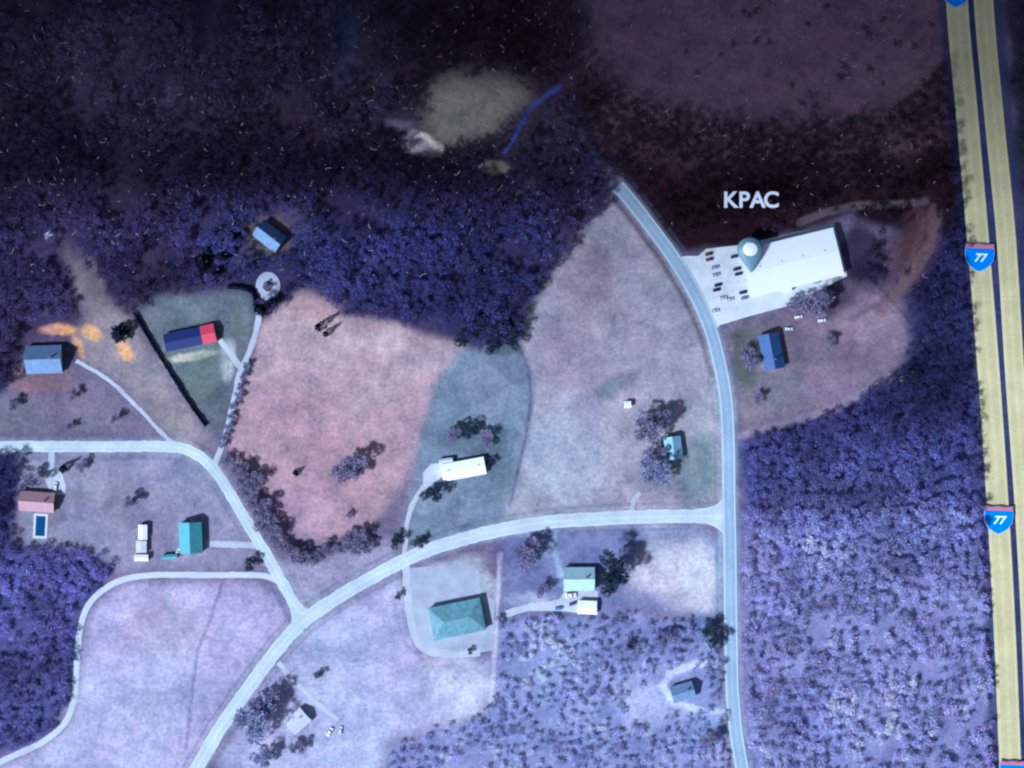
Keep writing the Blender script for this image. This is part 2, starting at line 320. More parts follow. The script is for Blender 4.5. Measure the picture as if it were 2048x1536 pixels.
# soft local stains of soil and grass inside the fields, plus a tree's shadow streak painted in the west yard
def spot(px, py, rx, ry, col, a=.7, ang=0, warp=.5):
    c, s_ = math.cos(ang), math.sin(ang); dx = PX-px; dy = PY-py
    q = np.hypot((dx*c+dy*s_)/rx, (-dx*s_+dy*c)/ry)+(fbm(10, int(px+py))-.5)*warp*2
    paint(np.clip((1.25-q)/.6, 0, 1), col, a)
for s_ in [(750,685,70,22,(205,180,190),.6), (870,715,40,30,(178,160,176),.6), (620,620,50,24,(180,140,150),.5), (600,1010,60,60,(190,158,184),.5),
           (1235,770,70,18,(110,128,140),.55,-.5), (1180,560,60,90,(150,132,148),.6), (1130,900,90,110,(172,172,202),.6), (1395,940,50,60,(112,134,142),.75),
           (1330,950,60,40,(116,130,150),.5), (975,800,50,60,(140,146,172),.7), (940,880,80,35,(84,98,116),.6), (1000,930,25,60,(96,116,132),.5),
           (900,1140,70,24,(188,198,214),.7,-.3), (900,1170,85,40,(190,198,218),.8), (905,1370,60,70,(212,214,236),.85), (850,1400,80,50,(196,196,230),.6),
           (690,1440,60,50,(176,170,214),.6), (330,1250,90,60,(182,166,200),.6), (420,1400,120,60,(160,154,196),.5), (260,1420,110,50,(176,172,206),.5),
           (100,1010,40,50,(140,124,140),.4), (290,970,80,18,(126,118,158),.5,-.5), (230,1000,40,50,(162,158,178),.6), (160,960,30,50,(122,126,142),.4),
           (130,660,46,12,(255,170,120),.95,.1,.6), (182,665,20,13,(255,178,130),.9,.6), (158,695,10,26,(255,176,130),.8,-.4), (250,700,14,30,(255,176,130),.95,-.5),
           (100,660,20,10,(214,150,140),.7), (85,770,60,20,(150,112,124),.6), (20,840,60,30,(112,112,124),.5), (200,850,60,20,(140,132,154),.5),
           (370,620,60,20,(120,130,138),.5), (385,712,60,9,(222,206,196),.75,-.15), (455,712,16,40,(206,204,214),.8), (395,780,34,40,(120,128,130),.6), (100,745,60,12,(140,104,112),.7), (480,640,20,50,(112,112,120),.6), (420,730,34,40,(100,116,112),.5), (320,630,30,18,(130,124,140),.5),
           (1590,1000,60,14,(104,112,172),.4), (1700,1120,110,60,(122,124,186),.5), (1560,1200,50,90,(138,132,200),.5),(1620,1420,80,60,(122,126,200),.4),
           (1720,680,60,50,(132,108,136),.6), (1640,700,60,30,(112,104,128),.5), (1490,710,34,60,(88,96,96),.8), (1560,780,50,40,(120,120,136),.6), (1730,640,60,50,(150,130,150),.7), (1640,590,70,40,(70,58,84),.8), (1720,500,40,50,(62,56,86),.9), (1650,780,70,20,(146,124,160),.5),
           (1500,1120,22,30,(140,124,176),.6), (850,280,32,10,(235,216,214),.95,.5,.5), (835,290,40,20,(176,160,176),.9,.2), (800,250,30,12,(128,122,150),.8,.3),
           (990,335,32,14,(136,130,118),.9), (1180,320,14,12,(40,40,130),.7), (1050,375,26,20,(88,72,96),.8), (680,60,26,90,(70,72,108),.8), (620,160,60,40,(66,66,98),.7),
           (690,100,24,90,(72,74,110),.7), (300,200,120,60,(76,70,104),.5), (430,60,90,60,(72,66,104),.5), (540,480,50,40,(112,96,104),.8), (590,440,50,30,(100,84,104),.7), (470,500,50,30,(92,86,102),.7),
           (180,560,24,60,(130,122,128),.7,-.35), (100,470,20,12,(104,98,132),.7), (1010,700,30,10,(70,100,100),.6), (640,520,80,40,(64,64,104),.5),
           (1040,1110,50,30,(96,92,152),.6), (1090,1110,30,30,(128,140,178),.6), (1060,1200,60,16,(180,190,220),.7), (1300,1270,80,30,(108,120,178),.5), (1400,1250,40,30,(92,112,160),.7),
           (1275,1410,50,55,(184,188,226),.75), (1340,1420,50,20,(184,186,224),.6), (1320,1340,60,14,(168,172,218),.6), (700,1290,70,50,(160,166,204),.5), (1340,1060,60,12,(170,180,212),.6)]:
    spot(*s_)
# -- faint worn tracks and mown lines belong to the ground itself
for pts, wd, c, a in [
  ([(1226,398),(1262,438),(1325,525),(1370,600),(1405,680),(1425,750)], 9, (110,84,92), .8),
  ([(1250,372),(1290,425),(1335,495)], 14, (120,92,96), .7),
  ([(1428,700),(1440,780),(1444,900)], 7, (126,124,150), .5),
  ([(1040,695),(1058,740),(1063,800),(1052,870),(1036,940),(1020,1012)], 5, (76,80,124), .8),
  ([(445,1165),(420,1240),(395,1300),(380,1420),(372,1500)], 4, (112,104,160), .75),
  ([(1000,1110),(998,1180),(992,1260),(988,1330),(982,1400)], 8, (206,206,232), .8),
  ([(1000,1110),(1004,1170),(998,1240)], 5, (96,100,160), .7),
  ([(1320,1375),(1250,1368),(1228,1395),(1250,1440),(1290,1468)], 12, (176,178,222), .8),
  ([(1455,1328),(1390,1328),(1345,1345),(1325,1372),(1345,1405),(1400,1420),(1458,1424)], 13, (206,210,238), .9),
  ([(1478,872),(1560,850),(1640,828),(1700,800),(1780,755)], 16, (160,146,176), .6),
  ([(1870,420),(1868,480),(1820,550),(1760,620)], 26, (124,98,108), .6),
  ([(1340,1410),(1380,1440),(1420,1450)], 9, (160,164,214), .6),
  ([(1108,1050),(1110,1110),(1122,1150)], 9, (164,180,210), .7),
  ([(1600,445),(1650,425),(1720,410),(1800,408),(1850,402)], 16, (116,100,116), .8),
  ([(1020,1012),(1035,1030),(1240,1010)], 4, (140,146,180), .5),
  ([(1480,1150),(1500,1110),(1520,1080),(1600,1060)], 8, (158,134,186), .5),
  ([(785,1190),(795,1240),(812,1290),(850,1320)], 4, (134,138,186), .6),
  ([(700,1350),(715,1380),(712,1420)], 5, (200,188,220), .5),
  ([(620,1228),(690,1190),(760,1155)], 4, (134,132,176), .5),
  ([(545,1175),(575,1225),(560,1290),(470,1395)], 8, (136,132,182), .6),
  ([(1440,1060),(1438,1180),(1440,1225)], 9, (150,176,208), .6),
  ([(1405,1060),(1428,1090),(1434,1130)], 4, (134,140,188), .6),
  ([(1940,520),(1950,700),(1958,900)], 12, (120,104,124), .7),
  ([(1985,1200),(1978,1536)], 16, (96,110,160), .6),
  ([(1850,440),(1830,500),(1770,600),(1700,640)], 10, (104,84,108), .5),
  ([(1745,560),(1800,620),(1850,680)], 4, (52,46,74), .7)]:
    paint(smask(pts, wd, 3), c, a)
for k in range(9):                                  # wheel lines left by the mower
    x = 235+k*34; paint(smask([(x+70, 1190), (x+10, 1300), (x-30, 1430), (x-60, 1560)], 1.5, 3, 6), (158,148,192), .35)
for k in range(12):
    x = 1075+k*30; paint(smask([(x+40, 480+k*22), (x+10, 760), (x-10, 1020)], 1.5, 3, 6), (146,140,166), .3)
for k in range(11):
    x = 500+k*34; paint(smask([(x+60, 620), (x+25, 820), (x-5, 1060)], 1.5, 3, 6)*pmask(FIELDS[0][1], 2, 9), (164,128,146), .35)
# -- clear the trees off roads, roofs and yards
ROADS = {
 'highway_a': ([(1911,-560),(1912,-200),(1914,0),(1936,250),(1958,500),(1978,750),(1995,1000),(2009,1250),(2021,1536),(2034,1900),(2044,2200)], 43),
 'highway_b': ([(1960,-560),(1962,-200),(1967,0),(1990,250),(2012,470),(2030,750),(2048,1000),(2062,1250),(2072,1536),(2086,1900),(2096,2200)], 38),
 'county': ([(1236,372),(1262,402),(1290,438),(1342,508),(1386,580),(1418,650),(1438,722),(1452,800),(1457,900),(1458,1000),(1460,1100),(1462,1250),(1466,1400),(1484,1536),(1540,1800),(1600,2150)], 27),
 'street': ([(250,1880),(330,1660),(395,1536),(440,1458),(500,1372),(560,1292),(610,1240),(680,1192),(760,1146),(840,1106),(920,1080),(1000,1060),(1100,1044),(1200,1037),(1300,1033),(1400,1032),(1447,1032)], 26),
 'west': ([(-500,893),(0,893),(200,893),(330,893),(375,900),(412,922),(445,962),(475,1012),(507,1066),(540,1122),(572,1178),(604,1236)], 21),
 'loop': ([(566,1168),(535,1153),(500,1150),(400,1150),(310,1150),(250,1158),(206,1180),(176,1212),(161,1255),(155,1305),(152,1360),(146,1408),(128,1448),(88,1482),(30,1510),(-60,1545),(-300,1600)], 11),
}
DRIVES = [
 ([(350,890),(325,868),(290,830),(235,775),(195,745),(152,722)], 7, 'pale dirt'),
 ([(428,928),(441,900),(456,850),(470,790),(481,742),(500,700),(514,655),(519,622)], 10, ''),
 ([(483,738),(462,708),(440,680)], 11, ''),
 ([(528,1092),(480,1089),(412,1088)], 12, ''),
 ([(809,1108),(812,1062),(823,1014),(846,976),(880,955)], 9, ''),
 ([(1264,1030),(1268,1000),(1280,985)], 8, ''),
 ([(812,1128),(815,1190),(824,1250),(846,1296),(905,1308),(960,1304)], 14, ''),
 ([(556,1325),(600,1372),(645,1415),(676,1440)], 8, ''),
 ([(1012,1228),(1060,1214),(1120,1208),(1150,1208)], 14, ''),
 ([(104,904),(102,940),(108,975)], 11, ''),
]
for k, (pts, wd) in ROADS.items():
    d = stroke_dist(pts); DENS[d < wd/2+7] = 0
    if k.startswith('highway'): DENS[d < wd/2+18] = 0; paint(np.clip((wd/2+22-d)/8, 0, 1), (58,60,112), .7)
    if k in ('street', 'west', 'county'):
        paint(np.clip(1-np.abs(d-wd/2-13)/3.5, 0, 1)*(.5+fbm(20, 400)), (104,108,150), .5)
        m = np.clip((wd/2+9-d)/7, 0, 1)
        paint(m, (158,164,190), .55)
for pts, wd, _ in DRIVES:
    d = stroke_dist(pts); DENS[d < wd/2+8] = 0
for px, py, r in [(88,718,70),(540,475,50),(535,570,34),(250,680,40),(1542,700,60),(1345,895,60),(1600,520,75),(1660,500,70),(1497,500,50),(1365,1385,48),(1160,1180,60),
                  (75,1030,62),(285,1090,50),(385,1070,50),(600,1440,70),(920,1240,70),(1605,632,16),(1285,1415,42),(1320,1390,40),(1643,642,14),(850,285,42),(800,250,26),(990,335,24),(690,60,22),(1420,560,90),(1958,513,34),(1995,1040,34)]:
    DENS[np.hypot(PX-px, PY-py) < r] = 0
STREAM = [(1122,170),(1112,180),(1085,197),(1062,215),(1045,238),(1034,262),(1024,285),(1008,308)]
DENS[stroke_dist(STREAM) < 16] = 0; DENS[stroke_dist([(1468,876),(1560,848),(1690,800)]) < 16] = 0
for pts in ([(700,20),(690,120),(640,180)], [(130,470),(165,560),(200,610)], [(1600,445),(1720,410),(1850,402)]): DENS[stroke_dist(pts) < 18] *= .25
holes = fbm(26, 201); DENS[(holes < .34) & (PY < 560)] *= .1           # clearings in the northern wood
holes2 = fbm(14, 231); DENS[(holes2 < .37) & (PY > 1200)] *= .25

# ---------------------------------------------------------------- the ground sheet, cut along the field edges
ny, nx = GX.shape
idx = np.arange(ny*nx).reshape(ny, nx)
RELIEF = np.zeros_like(GX)
quads = np.stack([idx[:-1, :-1], idx[:-1, 1:], idx[1:, 1:], idx[1:, :-1]], -1).reshape(-1, 4)
fcls = CLS[:-1, :-1].ravel()
allv = np.stack([GX.ravel(), GY.ravel(), RELIEF.ravel()], -1); allc = COLR.reshape(-1, 3)
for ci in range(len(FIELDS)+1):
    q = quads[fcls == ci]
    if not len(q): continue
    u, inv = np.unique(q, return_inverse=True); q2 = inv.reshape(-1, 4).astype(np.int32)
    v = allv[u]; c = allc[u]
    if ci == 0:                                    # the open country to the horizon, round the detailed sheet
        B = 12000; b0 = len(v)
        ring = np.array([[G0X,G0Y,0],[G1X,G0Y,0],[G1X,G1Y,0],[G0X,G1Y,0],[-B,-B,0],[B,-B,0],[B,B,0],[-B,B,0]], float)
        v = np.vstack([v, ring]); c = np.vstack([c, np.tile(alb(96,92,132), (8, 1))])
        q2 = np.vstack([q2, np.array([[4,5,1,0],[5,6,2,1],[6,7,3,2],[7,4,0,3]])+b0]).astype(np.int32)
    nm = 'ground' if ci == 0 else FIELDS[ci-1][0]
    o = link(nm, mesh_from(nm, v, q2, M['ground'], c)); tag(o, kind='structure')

# ---------------------------------------------------------------- roads
def resample(pts, step):
    p = [Vector((*P(*a), 0)) for a in pts]; out = []
    n = len(p)
    for i in range(n-1):
        p0 = p[max(i-1, 0)]; p1 = p[i]; p2 = p[i+1]; p3 = p[min(i+2, n-1)]
        k = max(2, int((p2-p1).length/step))
        for j in range(k):
            t = j/k
            out.append(.5*((2*p1)+(-p0+p2)*t+(2*p0-5*p1+4*p2-p3)*t*t+(-p0+3*p1-3*p2+p3)*t**3))
    out.append(p[-1]); return out
def strip(name, pts, wpx, z, mat, thick=.10, rough=.0, ends=None):
    c = resample(pts, 3.0); W = wpx*S; v = []; uv = []; f = []; dist = 0
    rr = random.Random(len(pts)*7+wpx)
    K = 6
    for i, p in enumerate(c):
        t = (c[min(i+1, len(c)-1)]-c[max(i-1, 0)]).normalized(); n = Vector((-t.y, t.x, 0))
        if i: dist += (p-c[i-1]).length
        ww = W
        if ends:
            L = ends[2]; tot = sum((c[k+1]-c[k]).length for k in range(len(c)-1)) if i == 0 else tot
            if ends[0] and dist < L: ww = W*(1+(ends[0]-1)*(1-dist/L)**2)
            if ends[1] and tot-dist < L: ww = W*(1+(ends[1]-1)*(1-(tot-dist)/L)**2)
        ja, jb = rr.uniform(-rough, rough), rr.uniform(-rough, rough)
        for k in range(K+1):
            s_ = k/K; off = (s_-.5)*ww+(ja if k == 0 else jb if k == K else 0)
            q = p+n*off; v.append((q.x, q.y, z+.02*math.sin(math.pi*s_))); uv.append((s_, dist))
        q = p-n*(ww/2+.15); v.append((q.x, q.y, -.05)); uv.append((0, dist))
        q = p+n*(ww/2+.15); v.append((q.x, q.y, -.05)); uv.append((1, dist))
    C = K+3
    for i in range(len(c)-1):
        a = i*C; b = a+C
        for k in range(K): f.append((a+k, b+k, b+k+1, a+k+1))
        f.append((a+K+1, b+K+1, b, a)); f.append((a+K, b+K, b+K+2, a+K+2))
    f = [q[::-1] for q in f]
    o = link(name, mesh_from(name, v, f, mat, uvs=uv)); tag(o, kind='structure'); return o
strip('highway', *ROADS['highway_a'], .30, M['highway'])
strip('highway', *ROADS['highway_b'], .30, M['highway'])
strip('road', *ROADS['county'], .20, M['county'], ends=None)
strip('road', *ROADS['street'], .15, M['street'], rough=.5, ends=(0, 2.6, 14))
strip('road', *ROADS['west'], .11, M['street'], rough=.5, ends=(0, 2.2, 12))
strip('path', *ROADS['loop'], .08, M['lane'], rough=.3)
for i, (pts, wd, _) in enumerate(DRIVES): strip('driveway', pts, wd, .04+.004*i, M['drive'], rough=.45)
# parking lot round the hall, yard of the long sheds, oval turning circle
def slab(name, poly, z, mat):
    v = [(*P(*p), z) for p in poly]+[(*P(*p), -.05) for p in poly]; n = len(poly)
    f = [tuple(range(n))[::-1]]+[(i, (i+1) % n, n+(i+1) % n, n+i) for i in range(n)]
    o = link(name, mesh_from(name, v, f, mat)); tag(o, kind='structure'); return o
slab('parking_lot', [(1342,524),(1352,516),(1372,512),(1396,512),(1412,498),(1444,494),(1482,490),(1668,447),(1694,552),(1622,588),(1600,606),(1560,616),(1500,632),(1440,650),(1424,668),(1402,606),(1370,556)], .12, M['concrete'])
slab('yard_pavement', [(818,1136),(930,1128),(958,1140),(962,1190),(990,1200),(986,1300),(930,1312),(850,1304),(826,1250)], .03, M['yard'])
slab('yard_pavement', [(1130,1180),(1196,1182),(1196,1230),(1120,1222),(1060,1222),(1060,1210),(1120,1198)], .10, M['drive'])
slab('yard_pavement', [(846,945),(862,928),(884,926),(892,962),(864,966),(846,972)], .10, M['drive'])
slab('yard_pavement', [(88,950),(104,935),(124,945),(132,972),(130,990),(108,990),(96,975)], .09, M['drive'])
ringv = []; ringf = []
for i in range(40):
    a = 2*math.pi*i/40; cx, cy = P(536, 572)
    for r, z in ((3.0, .1), (7.6, .1), (7.8, -.05), (2.8, -.05)): ringv.append((cx+math.cos(a)*r*.95, cy+math.sin(a)*r*1.1, z))
for i in range(40):
    a = i*4; b = (i+1) % 40*4
    ringf += [(a, a+1, b+1, b), (a+1, a+2, b+2, b+1), (a+3, a, b, b+3)]
tag(link('driveway', mesh_from('driveway', ringv, ringf, M['yard'])), kind='structure')
strip('stream', STREAM, 7, .05, M['water'], rough=1.2)

# ---------------------------------------------------------------- trees
def crown_template(seed, kind):
    r = np.random.default_rng(seed); V = []; F = []
    if kind == 'fir':
        nq = 150; t = r.random(nq)**.6; a = r.random(nq)*2*np.pi          # t = 0 top .. 1 base
        rad = t*(.55+.45*r.random(nq)); cen = np.stack([rad*np.cos(a), rad*np.sin(a), 2.4*(1-t)+.3], -1)
        out = np.stack([np.cos(a), np.sin(a), -.45*np.ones(nq)], -1); L = .28+.18*r.random(nq); W = .13*np.ones(nq)
    else:
        nl = 9; lc = r.normal(size=(nl, 3))*np.array([.42, .42, .26])+np.array([0, 0, 1.25]); lr = .30+.22*r.random(nl)
        nq = 900 if kind == 'big' else 120
        li = r.integers(0, nl, nq); d = r.normal(size=(nq, 3)); d /= np.linalg.norm(d, axis=1)[:, None]; d[:, 2] = np.abs(d[:, 2])*.9-.1
        cen = lc[li]+d*lr[li][:, None]*(.6+.5*r.random(nq))[:, None]
        out = d+r.normal(size=(nq, 3))*.5; L = .14+.24*r.random(nq); W = .025+.055*r.random(nq)
        if kind == 'big': L *= .7; W *= .75
    out /= np.linalg.norm(out, axis=1)[:, None]
    side = np.cross(out, r.normal(size=(nq, 3))); side /= np.linalg.norm(side, axis=1)[:, None]
    for i in range(nq):
        b = len(V); c, o_, s_ = cen[i], out[i]*L[i]/1., side[i]*W[i]
        V += [c-o_*.5-s_*.6, c-o_*.5+s_*.6, c+o_*.6+s_, c+o_*.6-s_]; F.append((b, b+1, b+2, b+3))
    return np.array(V), np.array(F)
def tube(p0, p1, r0, r1, n=5):
    p0 = np.array(p0, float); p1 = np.array(p1, float); d = p1-p0; d /= np.linalg.norm(d)
    a = np.cross(d, [.3, .9, .1]); a /= np.linalg.norm(a); b = np.cross(d, a); V = []
    for p, r in ((p0, r0), (p1, r1)):
        for i in range(n): t = 2*math.pi*i/n; V.append(p+(a*math.cos(t)+b*math.sin(t))*r)
    return np.array(V), [(i, (i+1) % n, n+(i+1) % n, n+i) for i in range(n)]
def trunk_template(seed, fir=False):
    r = random.Random(seed); V = []; F = []
    def add(v, f):
        b = len(V); V.extend(v); F.extend([tuple(i+b for i in q) for q in f])
    add(*tube((0, 0, -.05), (.02, .02, 2.4 if fir else 1.1), .07, .015 if fir else .045, 7))
    if not fir:
        for k in range(8):
            a = 2*math.pi*k/8+r.uniform(-.3, .3); z = .55+.06*k; L = r.uniform(.5, .8)
            e = (math.cos(a)*L, math.sin(a)*L, z+r.uniform(.4, .8)); add(*tube((.01, .01, z), e, .032, .008, 5))
            for j in range(3):
                a2 = a+r.uniform(-.8, .8); m_ = (e[0]*.6, e[1]*.6, z+(e[2]-z)*.6)
                add(*tube(m_, (m_[0]+math.cos(a2)*.35, m_[1]+math.sin(a2)*.35, m_[2]+.4), .014, .004, 4))
    return np.array(V), F
# the woods: thousands of crowns per wood, one object each
TEM = [crown_template(40+i, 'small') for i in range(7)]
TT = [tube((0, 0, -.05), (0, 0, 1.2), .06, .04, 3) for _ in range(1)]
def rasterv(arr, x, y):
    j = np.clip(((x-G0X)/GS).astype(int), 0, nx-1); i = np.clip(((y-G0Y)/GS).astype(int), 0, ny-1); return arr[i, j]
def forest(name, label, box, sp, rmin, rmax, h, dens_gate=.5, seed=1, kindcat='woodland', small=False):
    r = np.random.default_rng(seed); x0, x1, y0, y1 = box
    X, Y = np.meshgrid(np.arange(x0, x1, sp), np.arange(y0, y1, sp)); X = X.ravel(); Y = Y.ravel()
    X = X+r.uniform(-.48, .48, len(X))*sp; Y = Y+r.uniform(-.48, .48, len(Y))*sp
    d = rasterv(DENS, X, Y); k = (r.random(len(X)) < d) & (d > 0); X, Y = X[k], Y[k]; n = len(X)
    if n == 0: return
    rad = rmin+(rmax-rmin)*r.random(n)**1.4; tint = rasterv(FT, X, Y)
    big = rasterv(fbm(34, 301), X, Y); med = rasterv(fbm(12, 341), X, Y)
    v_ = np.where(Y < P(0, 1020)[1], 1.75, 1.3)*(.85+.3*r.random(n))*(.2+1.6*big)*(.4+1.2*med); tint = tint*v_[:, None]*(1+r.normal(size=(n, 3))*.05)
    hh = (h+r.normal(size=n)*h*.08)*np.where(Y < P(0, 1080)[1], .45, 1)
    Vs, Fs, Cs = [], [], []; off = 0
    for t in range(len(TEM)):
        m = np.where(np.arange(n) % len(TEM) == t)[0]
        if not len(m): continue
        tv, tf = TEM[t]; a = r.random(len(m))*2*np.pi; ca, sa = np.cos(a), np.sin(a); rr = rad[m]
        x = (tv[None, :, 0]*ca[:, None]-tv[None, :, 1]*sa[:, None])*rr[:, None]+X[m][:, None]
        y = (tv[None, :, 0]*sa[:, None]+tv[None, :, 1]*ca[:, None])*rr[:, None]+Y[m][:, None]
        z = (tv[None, :, 2]-1.2)*rr[:, None]*1.0+hh[m][:, None]
        Vs.append(np.stack([x, y, z], -1).reshape(-1, 3)); nv = len(tv)
        Fs.append((tf[None]+(np.arange(len(m))*nv)[:, None, None]).reshape(-1, 4)+off)
        jit = np.repeat(.9+.2*r.random((len(m), nv//4)), 4, axis=1)
        Cs.append((tint[m][:, None, :]*jit[..., None]).reshape(-1, 3)); off += nv*len(m)
    # trunks
    tv, tf = TT[0]; tf = np.array(tf)
    x = tv[None, :, 0]*rad[:, None]+X[:, None]; y = tv[None, :, 1]*rad[:, None]+Y[:, None]; z = np.where(tv[None, :, 2] > 0, hh[:, None], -.1)
    Vs.append(np.stack([x, y, z], -1).reshape(-1, 3)); Fs.append((tf[None]+(np.arange(n)*len(tv))[:, None, None]).reshape(-1, 4)+off)
    Cs.append(np.tile([.07, .06, .07], (n*len(tv), 1)))
    me = mesh_from(name, np.vstack(Vs), np.vstack(Fs).astype(np.int32), M['wood'], np.clip(np.vstack(Cs), .004, .8))
    o = link(name, me); tag(o, label, kindcat, kind='stuff'); print(name, n)
A0, A1, B0, B1 = G0X+5, G1X-5, G0Y+5, G1Y-5
xr = P(1465, 0)[0]; xh = P(1985, 0)[0]; ym = P(0, 780)[1]
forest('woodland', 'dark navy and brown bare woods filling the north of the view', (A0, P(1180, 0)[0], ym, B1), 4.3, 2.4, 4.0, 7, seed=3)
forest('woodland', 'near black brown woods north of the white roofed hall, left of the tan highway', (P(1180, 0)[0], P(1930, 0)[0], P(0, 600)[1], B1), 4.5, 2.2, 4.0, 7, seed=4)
forest('woodland', 'blue violet woods between the north south road and the tan highway', (xr, xh, B0, P(0, 600)[1]), 4.2, 2.3, 3.8, 6.5, seed=5)
forest('woodland', 'lavender blue woods in the bottom left corner beyond the thin curved lane', (A0, P(300, 0)[0], B0, ym), 4.2, 2.3, 3.8, 6.5, seed=6)
forest('woodland', 'pale blue scrubby woods south of the teal roofed house', (P(700, 0)[0], xr, B0, P(0, 1215)[1]), 4.0, 1.6, 3.0, 4.5, seed=7)
forest('woodland', 'dark strip of woods along the far right side of the highway', (xh, A1, B0, B1), 4.8, 2.4, 4.0, 7, seed=8)
# (bay lines of the car park)
mk = MB()
for k in range(9):
    for bx, by in ((1418, 500), (1464, 505)):
        a = R(14); cx_, cy_ = P(bx+k*3.0, by+k*11.5); c_, s_ = math.cos(a), math.sin(a)
        mk.add([(cx_+c_*u-s_*v, cy_+s_*u+c_*v, .128) for u, v in ((-2.6, -.08), (2.6, -.08), (2.6, .08), (-2.6, .08))], [(0, 1, 2, 3)])
tag(mk.build('road_marking', plain('worn_yellow_line', (.42, .38, .16), .8, .2)), kind='structure')
# pale lint of the screen, modelled as bent slivers over the northern trees
V = []; F = []
r = random.Random(5)
for k in range(900):
    px = r.uniform(0, 1890); py = r.uniform(0, 560)
    if px > 1150 and r.random() < .55: continue
    x, y = P(px, py)
    if rasterv(DENS, np.array([x]), np.array([y]))[0] <= 0: continue
    a = r.uniform(0, 6.28); L = r.uniform(.5, 2.2) if r.random() < .85 else r.uniform(2.5, 5); z = r.uniform(8, 10); bend = r.uniform(-.7, .7); p = (x, y, z)
    for s_ in range(3):
        q = (p[0]+math.cos(a)*L/3, p[1]+math.sin(a)*L/3, p[2]+r.uniform(-.1, .25)); tv, tf = tube(p, q, r.uniform(.05, .13), .05, 4)
        b = len(V); V.extend(tv); F.extend([tuple(i+b for i in f) for f in tf]); a += bend; p = q
M['lint'] = plain('pale_lint', (.75, .68, .62), .9, .1)
tag(link('screen_lint', mesh_from('screen_lint', V, F, M['lint'])), 'tiny pale screen lint flecking the dark northern woods', 'branches', kind='stuff')

# single trees that stand by themselves
CR = {}
def crown_mesh(kind, var):
    k = (kind, var)
    if k not in CR:
        tv, tf = crown_template(100+var, 'fir' if kind == 'fir' else 'big')
        me = mesh_from('crown', tv, tf.astype(np.int32), M['f_'+kind]); v, f = trunk_template(var, kind == 'fir')
        CR[k] = (me, mesh_from('trunk', v, f, M['bark']))
    return CR[k]
M['f_bare'] = foliage_mat('bare_crown', False, tuple(alb(140, 138, 184)), .2, .5)
M['f_blue'] = foliage_mat('blue_grey_crown', False, tuple(alb(138, 146, 200)), .2, .5)
M['f_fir'] = foliage_mat('dark_evergreen', False, (.012, .016, .030), .2, .5)
M['f_ever'] = foliage_mat('evergreen_crown', False, (.034, .052, .075), .25, .5)
TN = [0]
def tree(px, py, rpx, kind, label, group=None, h=1.0, name=None):
    x, y = P(px, py); TN[0] += 1; var = TN[0] % 3
    cm, tm = crown_mesh(kind, var)
    nm = name or {'fir': 'evergreen_tree', 'ever': 'evergreen_tree', 'bare': 'bare_tree', 'blue': 'bare_tree'}[kind]
    e = empty(nm, (x, y, 0), random.uniform(0, 6.28)); s_ = rpx*S; e.scale = (s_, s_, s_*h)
    cat = 'bush' if name in ('bush', 'shrub') else 'tree'
    link('crown', cm, e); link('trunk', tm, e); tag(e, label, cat, group); return e
T = tree
T(242, 668, 20, 'fir', 'dark evergreen beside the orange bare clay, left of the fenced green yard', h=.8)
T(525, 622, 13, 'fir', 'near black evergreen at the top left tip of the pink field', h=1.6)
T(545, 604, 10, 'fir', 'near black evergreen right behind the one at the tip of the pink field', h=1.7)
T(638, 655, 9, 'fir', 'small black evergreen on the north edge of the pink field, upper of two', h=1.9)
T(652, 668, 7, 'fir', 'small black evergreen on the north edge of the pink field, lower of two', h=1.9)
T(592, 946, 7, 'fir', 'small dark bushy tree alone in the left of the pink field', h=1.0)
T(686, 938, 22, 'bare', 'bare tree in the pink field, left of a touching pair', h=.7)
T(718, 928, 25, 'bare', 'larger bare tree in the pink field, right of a touching pair', h=.8)
T(698, 1030, 7, 'bare', 'tiny bush near the bottom of the pink field', name='bush', h=.8)
T(864, 988, 18, 'ever', 'round dark tree beside the drive, below the white roofed house', h=.9)
T(500, 1130, 13, 'ever', 'dark tree on the verge left of the lane bend', h=.9)
T(1290, 862, 28, 'bare', 'bare tree upper left of the blue roofed house on the field corner', h=.9)
T(1318, 838, 20, 'bare', 'bare tree directly above the blue roofed house on the field corner', h=.9)
T(1308, 905, 20, 'bare', 'bare tree touching the left side of the blue roofed house on the field corner', h=.8)
T(1304, 942, 30, 'blue', 'wide bare tree below left of the blue roofed house on the field corner', h=.7)
T(1222, 1135, 30, 'ever', 'big dark tree right of the teal and white roofed house', h=1.0)
T(1215, 1165, 18, 'ever', 'dark tree against the lower right corner of the teal and white roofed house', h=.8)
T(1050, 1105, 26, 'bare', 'bare tree above left of the teal and white roofed house, south of the street', h=.8)
T(1085, 1180, 13, 'bare', 'small bare tree left of the teal and white roofed house', h=.8)
T(640, 1348, 8, 'ever', 'small dark bush in the pale field above the bottom drive', name='bush', h=1)
T(508, 1435, 40, 'blue', 'wide bare tree left of the pale roofed house near the bottom', h=.7)
T(536, 1402, 26, 'bare', 'bare tree close above the wide one near the bottom house', h=.8)
T(592, 1492, 15, 'bare', 'bare tree directly below the pale roofed house near the bottom', h=.8)
T(530, 1515, 20, 'blue', 'bare tree cut by the bottom edge of the picture', h=.8)
T(796, 1190, 7, 'ever', 'small dark bush left of the yard of the big teal roofed building', name='bush', h=1)
T(940, 1303, 6, 'ever', 'small dark bush below the big teal roofed building', name='bush', h=1)
T(1632, 610, 30, 'bare', 'spreading bare tree by the lower right corner of the white roofed hall', h=.7)
T(1590, 610, 15, 'bare', 'bare tree close to the south side of the white roofed hall', h=.7)
T(1498, 722, 20, 'bare', 'bare tree left of the blue roofed house by the hall', h=.7)
T(1660, 680, 12, 'bare', 'small bare tree in the brown yard right of the blue roofed house', h=.8)
